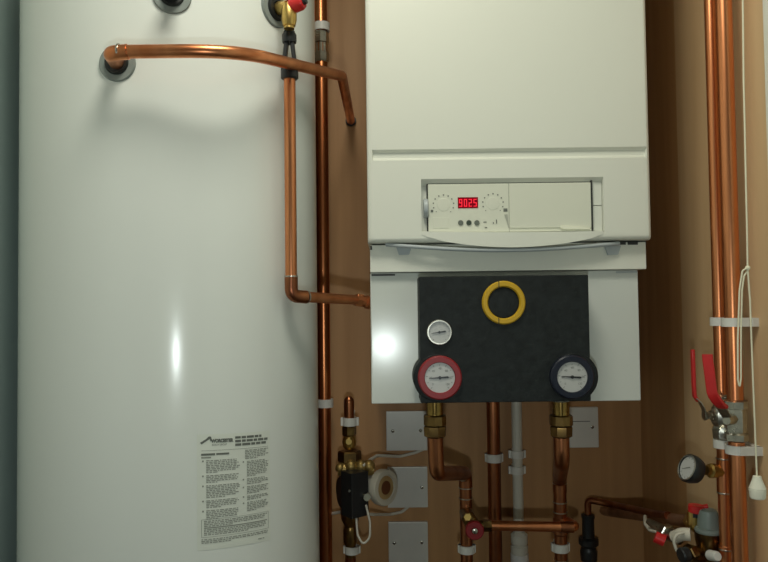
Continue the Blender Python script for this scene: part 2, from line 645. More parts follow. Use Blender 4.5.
GX0, GX1 = X(373.5), X(648.5)
RX0, RX1 = X(421.5), X(604)
zg = [Z(t) for t in (148.2, 150.5, 156.0, 159.0)]
RZ0, RZ1 = Z(233.5), Z(178)
e_ = .0003
xs = sorted(set([xl, xl + .0008, xl + .002, xl + .0045, xl + .007, xr_ - .007, xr_ - .0045, xr_ - .002, xr_ - .0008, xr_,
                 GX0 - .001, GX0 + .001, GX1 - .0022, GX1, RX0, RX0 + e_, RX1 - e_, RX1] + [xl + .01 + i * .0105 for i in range(41)]))
zs = sorted(set([zb, zb + .0008, zb + .002, zb + .0045, zb + .007, ztp] + zg + [RZ0, RZ0 + e_, RZ1 - .010, RZ1] + [zb + .02 + i * .03 for i in range(24)]))
bm = B()
grid = []
for z in zs:
    rowv = []
    for x in xs:
        y = ff(x, z)
        if GX0 <= x <= GX1 - .001 and zg[2] - 1e-6 <= z <= zg[1] + 1e-6:
            y += .0055
        if RX0 + e_ - 1e-6 <= x <= RX1 - e_ + 1e-6 and RZ0 + e_ - 1e-6 <= z <= RZ1 - .010 + 1e-6:
            y += .013
        rowv.append(bm.verts.new((x, y, z)))
    grid.append(rowv)
for j in range(len(zs) - 1):
    for i in range(len(xs) - 1):
        bm.faces.new((grid[j][i], grid[j][i + 1], grid[j + 1][i + 1], grid[j + 1][i]))
bed = [e for e in bm.edges if len(e.link_faces) == 1]
r = bmesh.ops.extrude_edge_only(bm, edges=bed)
nv = [g for g in r['geom'] if isinstance(g, bmesh.types.BMVert)]
for v in nv: v.co.y = 1.46
bmesh.ops.contextual_create(bm, geom=[e for e in bm.edges if len(e.link_faces) == 1])
obj('casing', bm, WHITE, bo, ang=28)

# control fascia inside the recess
Yf = Y0 + .004
fx0, fx1, fz0, fz1 = X(428.3, Yf), X(591.5, Yf), Z(232, Yf), Z(183.2, Yf)
bm = B(); box(bm, (fx0, Yf, fz0), (fx1, Yf + .010, fz1), .0012)
fas = obj('control_fascia', bm, PANEL, bo)
bm = B(); box(bm, (X(508.7, Yf), Yf - .0003, fz0), (X(509.3, Yf), Yf + .001, fz1))
obj('seam', bm, PRINTL, fas)
bm = B(); box(bm, (X(509.6, Yf), Yf - .0016, fz0 + .006), (fx1 - .0008, Yf + .002, fz1 - .0008), .0008)
flap = obj('blank_flap', bm, PANEL, fas)
bm = B(); prism(bm, [P(561, 225.6, Yf - .004), P(566, 225.2, Yf - .004), P(590, 227.4, Yf - .004), P(590, 229, Yf - .004), P(564, 229, Yf - .004), P(561, 228, Yf - .004)], (0, .004, 0))
obj('flap_catch', bm, mat('catch_white', (.9, .9, .74), .3), flap)
# display
Yd = Yf - .0006
bm = B(); box(bm, (X(458, Yd), Yd, Z(208.2, Yd, 468)), (X(478.3, Yd), Yd + .001, Z(197.2, Yd, 468)), .0002)
dsp = obj('display', bm, SCREEN, fas, label='red lit digital display')
SEG = {'0': 'abcdef', '2': 'abged', '5': 'afgcd', '9': 'abcdfg', '8': 'abcdefg'}
bm = B()
for k, ch in enumerate('9025'):
    w, h = S(3.2, Yd), S(7.6, Yd); t = S(.85, Yd)
    x0 = X(459.3 + k * 4.8, Yd); z0 = Z(206.6, Yd, 468)
    S7 = {'a': (0, h - t, w, h), 'g': (0, h / 2 - t / 2, w, h / 2 + t / 2), 'd': (0, 0, w, t), 'f': (0, h / 2, t, h), 'b': (w - t, h / 2, w, h),
          'e': (0, 0, t, h / 2), 'c': (w - t, 0, w, h / 2)}
    for s in SEG[ch]:
        a, b, c, d = S7[s]
        box(bm, (x0 + a, Yd - .0004, z0 + b), (x0 + c, Yd + .0002, z0 + d))
obj('digits', bm, DIGIT, dsp, flat=True)
# dial scales
for (cx, cy, lab_) in ((443.5, 204.7, 'left'), (493, 203.5, 'right')):
    bm = B()
    for k in range(11):
        a = math.radians(225 - 27 * k)
        c = P(cx + 10.3 * math.cos(a), cy - 9.8 * math.sin(a), Yd)
        s = .0009 if 0 < k < 10 else .0006
        box(bm, (c.x - s, Yd, c.z - s), (c.x + s, Yd + .001, c.z + s))
    obj('dial_scale', bm, PRINT, fas, flat=True)
    bm = B()
    c = P(cx, cy, Yf)
    lathe(bm, [(-.001, .0105), (.0002, .0103), (.0005, .0098), (.0005, 0)], c, (0, -1, 0), 32)
    obj('dial', bm, PANEL, fas)
for (px, py, w, h) in ((432, 211, 1.2, 1.2), (505.5, 210, 2.0, 1.6)):
    bm = B(); c = P(px, py, Yd); box(bm, (c.x - S(w, Yd), Yd, c.z - S(h, Yd)), (c.x + S(w, Yd), Yd + .001, c.z + S(h, Yd)))
    obj('printed_mark', bm, PRINT, fas, flat=True)
for (px, py, w, h) in ((496.5, 221.5, .5, 2), (485, 222, 1.6, .4), (486, 227.6, 1.2, .5), (493.5, 223, .4, .8)):
    bm = B(); c = P(px, py, Yd); box(bm, (c.x - S(w, Yd), Yd, c.z - S(h, Yd)), (c.x + S(w, Yd), Yd + .001, c.z + S(h, Yd)))
    obj('printed_mark', bm, PRINT, fas, flat=True)
for k, px in enumerate((460.6, 468.9, 476.9)):
    c = P(px, 222.8, Yf)
    bm = B(); lathe(bm, [(-.001, .0042), (.0012, .0042), (.002, .0034), (.002, 0)], c, (0, -1, 0), 20)
    obj('button', bm, mat('button_grey', ((.16, .18, .15), (.05, .07, .05), (.15, .17, .14))[k], .4), fas)
# mini window outline below the left dial
bm = B(); a = P(433, 217.5, Yd); b = P(449, 228, Yd)
box(bm, (a.x, Yd, b.z), (b.x, Yd + .001, a.z), .0004)
obj('timer_cover', bm, PANEL, fas)
# arrow mark
bm = B()
prism(bm, [P(504.3, 214.5, Yd), P(507.6, 214.2, Yd), P(509, 229, Yd)], (0, .001, 0))
obj('arrow_mark', bm, PRINTL, fas, flat=True)
# dark slots either side of the fascia
bm = B()
box(bm, (X(427, Yf), Yf + .004, fz0), (X(428.6, Yf), Yf + .011, fz1 + .001))
box(bm, (X(591.2, Yf), Yf - .001, fz0 + .002), (X(592.8, Yf), Yf + .011, fz1 + .003))
box(bm, (fx0, Yf + .003, fz1 - .0005), (fx1, Yf + .011, fz1 + .0011))
obj('fascia_gap', bm, DARKGAP, fas)
bm = B(); box(bm, (X(593.3, Yf), Yf + .003, Z(205, Yf, 598)), (X(602.8, Yf), Yf + .012, fz1 + .001), .001)
box(bm, (X(593.3, Yf), Yf + .003, fz0), (X(602.8, Yf), Yf + .012, Z(205.6, Yf, 598)), .001)
obj('hinge_cover', bm, WHITE, bo)
bm = B(); c = P(424.6, 208, Yf)
lathe(bm, [(0, .0145), (.003, .0155), (.006, .0155), (.0075, .013), (.0075, 0)], (c.x - .0015, c.y + .006, c.z), (1, 0, 0), 30)
obj('side_knob', bm, GREYP, bo, label='grey thumb knob at fascia side')
# bowed lip below the fascia
Yl = Y0 - .012
bm = B()
n = 28
top = []; bot = []
for i in range(n + 1):
    s = i / n
    px = 421.5 + (603.5 - 421.5) * s
    bow = math.sin(PI * s) ** .75
    top.append(P(px, 231.2 - .6 * s + 1.2 * bow, Y0 - .005 * bow - .0005)); bot.append(P(px, 235.5 - 1 * s + 12.3 * bow, Y0 - .005 * bow - .0005))
tv = [bm.verts.new(p) for p in top]; bv = [bm.verts.new(p) for p in bot]
tb = [bm.verts.new((p.x, Y0 + .018, p.z)) for p in top]; bb = [bm.verts.new((p.x, Y0 + .018, p.z + .002)) for p in bot]
for i in range(n):
    for a, b in ((tv, bv), (tb, tv), (bv, bb), (bb, tb)):
        bm.faces.new((a[i], a[i + 1], b[i + 1], b[i]))
bm.faces.new((tv[0], bv[0], bb[0], tb[0])); bm.faces.new((tv[-1], tb[-1], bb[-1], bv[-1]))
bmesh.ops.bevel(bm, geom=[e for e in bm.edges if all(v in tv for v in e.verts) or all(v in bv for v in e.verts)], offset=.0012, segments=2, affect='EDGES')
obj('bowed_lip', bm, WHITE, bo, ang=30)
# crescent of shade under the lip, shaped as an added grey tube
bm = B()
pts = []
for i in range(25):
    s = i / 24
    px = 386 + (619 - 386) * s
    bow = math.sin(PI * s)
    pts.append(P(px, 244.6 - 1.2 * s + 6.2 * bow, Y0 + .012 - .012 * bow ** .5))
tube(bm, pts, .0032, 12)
obj('crescent_shade', bm, GREYP, bo)
# dark gap, lower strip, catches
bm = B(); box(bm, (X(372, 1.12), 1.118, Z(246, 1.12)), (X(645, 1.12), 1.44, Z(240, 1.12)))
obj('seam_gap', bm, DARKGAP, bo)
Y1 = 1.110
bm = B(); box(bm, (X(370.0, Y1, 257), Y1, Z(270.8, Y1)), (X(646.3, Y1, 257), 1.45, Z(243.4, Y1)), .0018)
obj('middle_strip', bm, WHITE, bo)
for px in (404, 613):
    bm = B()
    prism(bm, [P(px - 8, 246.5, Y1 - .004), P(px + 8, 246, Y1 - .004), P(px + 5.2, 254.5, Y1 - .004), P(px - 5, 255, Y1 - .004)], (0, .006, 0))
    obj('catch', bm, GREYP, bo)
for px, w in ((380, 4), (388, 2.4), (621, 5), (633, 5)):
    bm = B(); a = P(px - w, 241.6, Y1 - .002); b = P(px + w, 244.6 if px != 380 else 243.3, Y1 - .002)
    box(bm, a, (b.x, Y1 + .004, b.z), .0004)
    obj('latch', bm, DARKGAP, bo)
bm = B()
c = P(370.9, 248, Y1); box(bm, (c.x - .001, c.y - .001, c.z - .003), (c.x + .0016, c.y + .003, c.z + .003))
obj('screw_slot', bm, DARKGAP, bo)
Y2 = 1.120
for a_x, b_x in ((371.5, 395), (616, 637)):
    bm = B(); box(bm, (X(a_x, Y2, 274), Y2 - .001, Z(274.2, Y2)), (X(b_x, Y2, 274), Y2 + .01, Z(272.6, Y2)), .0003)
    obj('shadow_joint', bm, DARKGAP if a_x < 400 else GREYP, bo)
bm = B(); box(bm, (X(370.8, Y2, 340), Y2, Z(402.3, Y2)), (X(639.6, Y2, 340), 1.44, Z(271.4, Y2)), .0022)
obj('lower_panel', bm, WHITEL, bo)

# ------------------------------------------------------------------ insulated hydraulic block
Yb = 1.062
blk = thing('insulated_manifold', 'black foam-insulated manifold block hanging below boiler, with yellow ring', 'manifold', (P(504, 402, Yb).x, 1.09, P(504, 402, Yb).z))
bm = B()
box(bm, (X(419.8, Yb, 340), Yb, Z(402.3, Yb)), (X(590.0, Yb, 340), Y2 + .0005, Z(275.5, Yb)), .0025)
for (cx, cy, rpx, yb) in ((437.4, 378, 24.0, Yb - .001), (574.2, 377, 24.3, Yb - .001)):
    c = P(cx, cy, yb)
    lathe(bm, [(-.045, S(rpx, Yb)), (-.002, S(rpx, Yb)), (0, S(rpx, Yb) - .002), (0, 0)], c, (0, -1, 0), 48)
obj('foam_shell', bm, EPP, blk)
bm = B(); c = P(503.4, 302.6, Yb)
Ro, Ri = S(21.7, Yb), S(15.7, Yb)
lathe(bm, [(-.002, Ro), (.003, Ro), (.0055, Ro - .0018), (.0055, Ri + .0018), (.003, Ri), (-.002, Ri)], c, (0, -1, 0), 64, False)
yr = obj('yellow_ring', bm, YEL, blk)
for s in (1, -1):
    bm = B()
    cc = P(503.4 - 4.5 * (1 if s > 0 else 1), 302.6 + s * 18.3, Yb - .0056)
    box(bm, (cc.x - .0006, cc.y - .0003, cc.z - .0048), (cc.x + .0006, cc.y + .001, cc.z + .0048))
    obj('split_line', bm, DARKGAP, yr)
bm = B(); lathe(bm, [(-.002, Ri - .001), (.0008, Ri - .001), (.0016, Ri - .003), (.0016, 0)], c, (0, -1, 0), 48)
obj('centre_disc', bm, EPP, blk)


def gauge(px, py, Yg, rdial, rrim, rim_mat, label, ndl, ddeg, rim_d=.006):
    c = P(px, py, Yg)
    t = thing('thermometer', label, 'gauge', tuple(c))
    Rr, Rd = S(rrim, Yg), S(rdial, Yg)
    bm = B()
    lathe(bm, [(-.006, Rr), (rim_d - .002, Rr), (rim_d, Rr - .002), (rim_d, Rd + .001), (rim_d - .0015, Rd), (-.006, Rd)], c, (0, -1, 0), 56, False)
    obj('rim', bm, rim_mat, t)
    bm = B(); lathe(bm, [(-.006, Rd + .0003), (rim_d - .003, Rd + .0003), (rim_d - .003, 0)], c, (0, -1, 0), 48)
    d = obj('dial', bm, DIAL, t)
    yf = c.y - rim_d + .003 - .0003
    bm = B()
    for k in range(11):
        a = math.radians(230 - 28 * k)
        r0, r1_ = Rd * .80, Rd * (.93 if k % 2 == 0 else .88)
        u = Vector((math.cos(a), 0, math.sin(a))); w = Vector((-u.z, 0, u.x)) * Rd * .014
        ce = Vector((c.x, yf, c.z))
        vs = [bm.verts.new(ce + v) for v in (u * r0 - w, u * r1_ - w, u * r1_ + w, u * r0 + w)]
        bm.faces.new(vs)
    for k, s in enumerate(('0', '20', '40', '60', '80', '100', '120')):
        a = math.radians(225 - 45 * k)
        if rdial > 13:
            add_text(bm, s, Rd * .19, lambda x, y, a=a: Vector((c.x + Rd * .62 * math.cos(a) - Rd * .08 + x, yf, c.z + Rd * .62 * math.sin(a) - Rd * .06 + y)))
    obj('scale_marks', bm, PRINT, d, flat=True)
    bm = B()
    a = math.radians(ndl)
    u = Vector((math.cos(a), 0, math.sin(a))); w = Vector((-u.z, 0, u.x))
    ce = Vector((c.x, yf - .0012, c.z))
    prism(bm, [ce - u * Rd * .72 - w * Rd * .02, ce - w * Rd * .05, ce + u * Rd * .52 - w * Rd * .07, ce + u * Rd * .62, ce + u * Rd * .52 + w * Rd * .07, ce + w * Rd * .05, ce - u * Rd * .72 + w * Rd * .02], (0, .0006, 0))
    lathe(bm, [(-.001, Rd * .11), (.0016, Rd * .11), (.0016, 0)], (c.x, yf, c.z), (0, -1, 0), 20)
    obj('needle', bm, BLACK, d)
    return t


gauge(439.7, 377.5, Yb - .004, 15.0, 21.8, REDD, 'thermometer dial with red rim at left bottom of black block', 3, 0)
gauge(571.7, 376.8, Yb - .004, 15.0, 21.8, BLUE, 'thermometer dial with dark blue rim at right bottom of black block', -4, 0)
gauge(439.3, 332.2, Yb - .001, 11.2, 12.4, CHROME, 'small pressure gauge without coloured rim above the red rimmed dial', 8, 0, rim_d=.005)

# ------------------------------------------------------------------ flow and return pipes under the block
YP = 1.10


def union_set(px, name, label):
    c = P(px, 402, YP)
    zz = lambda py: P(px, py, YP).z
    t = thing('union_coupling', label, 'pipe union', (c.x, YP, zz(437)))
    bm = B(); lathe(bm, [(zz(417), .0135), (zz(401) - .0005, .0135)], (c.x, YP, 0), (0, 0, 1), 30)
    obj('tail', bm, BRASSM, t)
    bm = B(); lathe(bm, [(0, .0165), (.0015, .0182), (zz(414.5) - zz(425.5) - .002, .0182), (zz(414.5) - zz(425.5), .0165)], (c.x, YP, zz(425.5)), (0, 0, 1), 10, rot=.25)
    obj('upper_nut', bm, BRASSD, t)
    bm = B()
    lathe(bm, [(0, .0125), (.003, .0175), (.016, .0182), (.018, .0172)], (c.x, YP, zz(437.5)), (0, 0, 1), 8, rot=.2)
    obj('lower_nut', bm, BRASSD, t)
    return c.x, zz


lx, lz = union_set(434.6, 'a', 'brass union below black block under the red rimmed dial')
rx, rz_ = union_set(560.6, 'b', 'brass union below black block under the dark blue rimmed dial')
# left leg
YV = 1.27
vl = P(465.8, 500, YV)
lp_ = thing('copper_pipe', 'dark copper pipe stepping right below left brass union', 'pipe', (vl.x, YV, 0))
bm = B()
zt1 = P(436, 474.5, 1.10).z
tube(bm, fillet([(lx, YP, lz(436)), (lx + .002, YP + .004, zt1 + .001), (vl.x, YV, P(465.8, 473, YV).z), (vl.x, YV, P(465.8, 488, YV).z)], [.020, .018], 9), .0122, 28)
obj('offset_bend', bm, COPPERD, lp_)
bm = B(); tube(bm, [(vl.x, YV, 0), (vl.x, YV, P(465.8, 486, YV).z)], .0110, 28)
obj('lower_run', bm, COPPERD, lp_)
for py in (487.5, 498):
    ring(lp_, (vl.x, YV, P(465.8, py, YV).z), (0, 0, 1), .0128, .0022)
ring(lp_, P(462, 474.3, YV - .01), (1, .8, 0), .0130, .0022)
pipe_clip(458, 475.5, 548.5, 7.5, YV, .0110, 'white pipe clip below the small red handwheel', None, back=YV + .024)
# right leg
YW = 1.27
wr = P(560, 500, YW)
rg = thing('copper_pipe', 'dark copper pipe running down from right brass union', 'pipe', (wr.x, YW, 0))
bm = B()
zq = lambda py, Y=YW: P(560, py, Y).z
tube(bm, fillet([(rx, YP, rz_(436)), (rx, YP, rz_(461)), (wr.x, YW, zq(479)), (wr.x, YW, zq(492))], [.03, .03], 9), .0122, 28)
obj('offset_bend', bm, COPPERD, rg)
bm = B(); tube(bm, [(wr.x, YW, 0), (wr.x, YW, zq(490))], .0113, 28)
lathe(bm, [(0, .0113), (.003, .0135), (.028, .0135), (.031, .0113)], (wr.x, YW, zq(535)), (0, 0, 1), 28)
obj('lower_run', bm, COPPERD, rg)
for py in (483, 502, 512, 560):
    ring(rg, (wr.x, YW, zq(py)), (0, 0, 1), .0128, .0022)
pipe_clip(551.5, 569.5, 547, 8, YW, .0113, 'white pipe clip just below end of the level bypass pipe', None, back=YW + .024)

# bypass with red handwheel
YBP = 1.235
bv_ = thing('bypass_pipe', 'level copper bypass pipe between the two dark drop pipes, red handwheel at left', 'pipe', tuple(P(475, 530, YBP)))
bm = B()
a0 = P(484, 525.5, YBP); a1 = P(574.5, 527.2, YBP)
a2 = Vector((a1.x + .002, YBP + .001, a1.z)); a3 = Vector((wr.x + .008, YW, a1.z + .001))
tube(bm, fillet([a0, Vector((a1.x + .006, a1.y, a1.z)), a3], .012, 8), .0086, 24)
obj('level_run', bm, COPPER, bv_)
bm = B(); tube(bm, [P(560, 527, YBP), P(573, 527.2, YBP)], .0096, 24)
obj('end_fitting', bm, COPPERD, bv_)
bm = B()
hexnut(bm, P(487, 525.6, YBP) - Vector((.008, 0, 0)), (1, 0, 0), .0105, .016)
lathe(bm, [(0, .009), (.022, .009)], P(474, 525.6, YBP), (1, 0, 0), 20)
tube(bm, [(vl.x, YV, P(466, 512, YV).z), P(468, 517, YBP + .005), P(474, 526, YBP + .006)], [.012, .0125, .0125], 20)
lathe(bm, [(0, .0125), (.008, .0125), (.012, .008), (.02, .006)], P(474.5, 530, YBP + .008), (0, -1, 0), 20)
obj('valve_body', bm, BRASSD, bv_)
bm = B(); hexnut(bm, P(468, 517.5, YBP), (-.2, -1, .4), .0075, .008)
obj('gland_nut', bm, BRASS, bv_)
c = P(474.6, 530.3, YBP - .014)
bm = B(); lathe(bm, [(-.008, .012), (-.006, .0158), (.002, .0162), (.0045, .0145), (.0045, .006), (.003, .005), (.003, 0)], c, (0, -1, .05), 24)
hw = obj('handwheel', bm, REDD, bv_, label='red round handwheel')
bm = B(); lathe(bm, [(.003, .0048), (.0062, .0048), (.007, .0035), (.007, 0)], c, (0, -1, .05), 14)
obj('screw', bm, CHROME, hw)

# straight pipe at the back (28 mm)
YC = 1.468
cp = P(494.3, 480, YC)
bm = B(); tube(bm, [(cp.x, YC, 0), (cp.x, YC, P(494, 385, YC).z)], .0137, 30)
obj('copper_pipe', bm, COPPERD, None, 'thick straight copper pipe on the back wall between the two unions', 'pipe')
pipe_clip(485, 503, 457.5, 8, YC, .0137, 'white pipe clip on the thick straight copper pipe at the back', None)
# white waste pipe
wp = P(517.8, 480, YC + .006)
YQ = YC + .006
wq = lambda py: P(517.8, py, YQ).z
ww = thing('waste_pipe', 'white plastic condensate waste pipe on back wall beside thick copper pipe', 'pipe', (wp.x, YQ, 0))
bm = B(); tube(bm, [(wp.x, YQ, wq(553)), (wp.x, YQ, wq(385))], .0108, 26)
obj('upper_run', bm, PVC, ww)
bm = B()
lathe(bm, [(0, .0165), (.002, .0178), (.016, .0178), (.018, .015), (.020, .015), (.022, .0172), (.040, .0172), (.044, .0125), (.046, .0115)],
      (wp.x, YQ - .004, wq(553)), (0, 0, 1), 26)
obj('compression_coupling', bm, PVC, ww)
bm = B(); tube(bm, [(wp.x, YQ - .004, 0), (wp.x, YQ - .004, wq(552.6))], .0185, 28)
obj('lower_run', bm, mat('bright_white_pipe', (.72, .72, .70), .35), ww)
pipe_clip(508.5, 525.5, 454, 7.5, YQ, .0108, 'upper of the two white clips on the plastic waste pipe', None)
pipe_clip(508.5, 525.5, 469.8, 7.5, YQ, .0108, 'lower of the two white clips on the plastic waste pipe', None)

# ------------------------------------------------------------------ blank plates on the back wall


def plate(x0, x1, y0, y1, label, screws, printed=False):
    Yp = YB - .009
    a = P(x0, y0, Yp); b = P(x1, y1, Yp)
    t = thing('blanking_plate', label, 'wall plate', ((a.x + b.x) / 2, Yp, b.z))
    bm = B(); box(bm, (a.x, Yp, b.z), (b.x, YB + .001, a.z), .0016)
    obj('plate', bm, PLATE, t)
    for (sx, sy) in screws:
        c = P(sx, sy, Yp)
        bm = B(); lathe(bm, [(-.001, .0036), (.0006, .0036), (.0014, .002), (.0014, 0)], c, (0, -1, 0), 14)
        s = obj('screw', bm, SCREW, t)
        bm = B(); box(bm, (c.x - .0028, c.y - .0016, c.z - .0005), (c.x + .0028, c.y - .0010, c.z + .0005))
        obj('slot', bm, DARKGAP, s)
    if printed:
        bm = B(); c = P(572, 421.5, Yp); box(bm, (c.x - .012, Yp - .0002, c.z - .0008), (P(590, 421, Yp).x, Yp + .001, c.z + .0008))
        obj('engraved_line', bm, PRINT, t, flat=True)


plate(386, 427.5, 411.5, 450.5, 'square steel blanking plate, topmost of three left below boiler', [(392.8, 431), (420.5, 430.5)])
plate(387.3, 428, 467.3, 507.5, 'square steel blanking plate, middle one of three, behind the pump head', [(422, 487.3)])
plate(388.3, 428.3, 522.3, 563, 'square steel blanking plate, lowest of three, beside cable loop', [(394.3, 543), (421.8, 542.3)])
plate(558, 599, 407.5, 447.5, 'square steel blanking plate behind the right brass union', [(592.3, 427)], True)

# ------------------------------------------------------------------ circulation pump assembly
YM = 1.40
mx = P(349.8, 480, YM).x
mz = lambda py: P(349.8, py, YM).z
pu = thing('circulation_pump', 'small brass circulation pump with black control box and round white head', 'pump', (mx, YM, mz(515)))
bm = B()
lathe(bm, [(mz(562.5) - .0, .0105), (mz(545), .0105), (mz(541), .014), (mz(530), .014), (mz(526), .011), (mz(520), .017), (mz(514), .019), (mz(505), .02), (mz(470), .02), (mz(466), .022), (mz(461), .016)],
      (mx, YM, 0), (0, 0, 1), 10)
obj('pump_body', bm, BRASSD, pu)
bm = B()
for (px, r) in ((340, .0095), (351, .0125), (361, .0125), (369, .0125)):
    c = P(px, 468 - (2 if px > 345 else 0), YM - .02)
    bmesh.ops.create_uvsphere(bm, u_segments=14, v_segments=8, radius=r, matrix=Matrix.Translation(c))
tube(bm, [P(338, 469, YM - .015), P(374, 469, YM - .015)], .0125, 12)
obj('casting', bm, mat('cast_brass', (.55, .38, .13), .45, .8, var=.4, vscale=(60, 60, 60)), pu)
# black box turned on the upright axis so two sides show
c = P(355.5, 493, YM - .04)
R = Matrix.Translation(c) @ Matrix.Rotation(math.radians(38), 4, 'Z')
bm = B()
hz = S(21.8, c.y)
box(bm, (-.021, -.017, -hz), (.019, .019, hz), .002, R)
bx_ = obj('control_box', bm, BLACK, pu)
bm = B()
kd = (R.to_3x3() @ Vector((1, 0, 0)))
kc = P(366, 496.5, YM - .048)
lathe(bm, [(-.004, .0085), (.004, .0085), (.007, .007), (.007, 0)], kc, (.35, -1, 0), 24)
obj('speed_knob', bm, SCREW, bx_, label='silver round speed knob')
bm = B()
kc = P(349.5, 490.5, YM - .062)
lathe(bm, [(-.012, .002), (.006, .002), (.006, 0)], kc, (0, -1, 0), 14)
obj('screw', bm, CHROME, bx_)
bm = B()
kc = P(338.5, 492, YM - .01)
lathe(bm, [(-.012, .030), (-.004, .034), (.004, .034), (.01, .028), (.01, 0)], kc + Vector((.012, 0, 0)), (-1, -.35, 0), 36)
obj('motor_disc', bm, BLACK, pu)
hc = P(383.6, 487.3, YM - .015)
hax = Vector((.75, -.66, .04)).normalized()
bm = B()
lathe(bm, [(-.035, .024), (-.012, .028), (-.008, .0345), (.004, .0355), (.008, .0335), (.008, .0245), (.005, .0235), (.005, 0)], hc, hax, 44)
hd = obj('head', bm, mat('head_white', (.62, .58, .48), .45), pu, label='round white head')
bm = B()
lathe(bm, [(.0052, .0225), (.0062, .0222), (.0062, .0)], hc, hax, 36)
bc = obj('centre_label', bm, mat('label_brown', (.40, .25, .10), .45, col2=(.50, .36, .17), vscale=(60, 60, 60)), hd)
bm = B()
lathe(bm, [(.0060, .0135), (.0068, .0131), (.0068, .0)], hc, hax, 28)
obj('centre_disc', bm, mat('deep_brown', (.14, .05, .02), .45), bc)

# stub pipe and valve above the pump
sv = thing('isolating_valve', 'brass isolating valve with copper capped stub above the small pump', 'valve', (mx, YM, mz(461)))
bm = B()
lathe(bm, [(mz(436), .0095), (mz(402), .0105), (mz(399), .009), (mz(396.5), .005), (mz(396), .0)], (mx, YM, 0), (0, 0, 1), 24)
obj('capped_stub', bm, COPPERD, sv)
bm = B(); hexnut(bm, (mx, YM, mz(435.5)), (0, 0, 1), .0145, mz(425.5) - mz(435.5), .3)
obj('top_nut', bm, BRASSD, sv)
bm = B(); lathe(bm, [(mz(449), .009), (mz(446.5), .0125), (mz(441.5), .0145), (mz(437), .0125), (mz(435), .009)], (mx, YM, 0), (0, 0, 1), 24)
c = P(349, 441, YM - .012)
lathe(bm, [(0, .008), (.006, .008), (.008, .006), (.008, 0)], c, (0, -1, 0), 16)
obj('ball_body', bm, BRASS, sv)
bm = B(); hexnut(bm, (mx, YM, mz(462)), (0, 0, 1), .0235, mz(450.5) - mz(462), .1)
obj('flange_nut', bm, BRASSD, sv)
pipe_clip(340.8, 358.8, 421.5, 8, YM, .0105, 'white pipe clip on capped copper stub above the pump', None)
bm = B(); tube(bm, [(mx, YM, 0), (mx, YM, mz(557))], .0105, 24)
obj('copper_pipe', bm, COPPERD, None, 'short copper pipe dropping out of the pump', 'pipe')
pipe_clip(343.5, 360.5, 549.5, 7, YM, .0108, 'white pipe clip on the copper pipe under the pump', None)


def cable(pts, r, label, name='cable', m=CABLE, cat='cable'):
    bm = B(); tube(bm, fillet(pts, .02, 6), r, 12)
    return obj(name, bm, m, None, label, cat)


cable([P(362.5, 466, 1.37), P(369, 460.5, 1.385), P(377, 455.5, 1.43), P(400, 456.5, 1.488), P(416, 452.5, 1.494), P(424, 449, 1.494)], .0031, 'white cable from above the pump to topmost steel plate')
cable([P(366, 514, 1.38), P(374, 514.5, 1.40), P(390, 514.5, 1.488), P(402, 512, 1.494), P(408, 507, 1.494)], .0031, 'white cable from pump base to underside of middle steel plate')
cable([P(356, 515.5, 1.345), P(357.5, 535, 1.345), P(363, 545, 1.345), P(370, 538, 1.345), P(370, 522, 1.345), P(366, 505, 1.345)], .0021, 'thin white cable looping below the black pump box')
cable([P(345, 511, 1.42), P(330, 514, 1.45), P(322, 518, 1.485), P(316.5, 523.5, 1.494)], .0031, 'white cable passing behind the tall pipe left of the pump')

# ------------------------------------------------------------------ right side wall pipes
XA, YA, RA = .512, 1.072, .0090
XBp, YBp_, RBp = .512, 1.030, .0113
pA = lambda py: P(384 + 700 * XA / YA, py, YA).z
pB = lambda py: P(384 + 700 * XBp / YBp_, py, YBp_).z
pa_ = thing('copper_pipe', 'thinner farther copper pipe of the pair on the right wall, with pressure gauge', 'pipe', (XA, YA, 0))
bm = B(); tube(bm, [(XA, YA, 0), (XA, YA, ZC)], RA, 28)
obj('riser', bm, COPPER, pa_)
for nm, py0, py1 in (('soldered_tee', 458, 493), ('soldered_socket', 545, 575)):
    bm = B()
    lathe(bm, [(0, RA), (.001, RA + .0012), (pA(py0) - pA(py1) - .001, RA + .0012), (pA(py0) - pA(py1), RA)], (XA, YA, pA(py1)), (0, 0, 1), 28)
    obj(nm, bm, COPPER, pa_)
for py in (458.5, 492.5, 549):
    ring(pa_, (XA, YA, pA(py)), (0, 0, 1), RA + .0018, .0026)
bm = B(); tube(bm, [(XBp, YBp_, 0), (XBp, YBp_, ZC)], RBp, 28)
obj('copper_pipe', bm, COPPER, None, 'thicker nearer copper pipe of the pair on the right wall', 'pipe')


def side_clip(py, label):
    z = pA(py); h = S(8.5, 1.05)
    t = thing('pipe_clip', label, 'pipe clip', (XR - .03, 1.05, z - h / 2))
    for (x, y, r) in ((XA, YA, RA), (XBp, YBp_, RBp)):
        bm = B()
        lathe(bm, [(-h / 2, r + .0013), (-h / 2, r + .0045), (h / 2, r + .0045), (h / 2, r + .0013), (-h / 2, r + .0013)], (x, y, z), (0, 0, 1), 28, False)
        obj('band', bm, CLIP, t)
    bm = B()
    box(bm, (XBp - .003, YBp_ - RBp - .006, z - h / 2), (XR + .0005, YBp_ - RBp - .0014, z + h / 2), .0008)
    box(bm, (XR - .009, YBp_ - RBp - .008, z - h / 2), (XR + .0005, YA + RA + .002, z + h / 2), .0008)
    obj('base', bm, CLIP, t)


side_clip(321.5, 'white double pipe clip on the right wall above the red levers')
side_clip(443.5, 'white double pipe clip on the right wall below the ball valves')

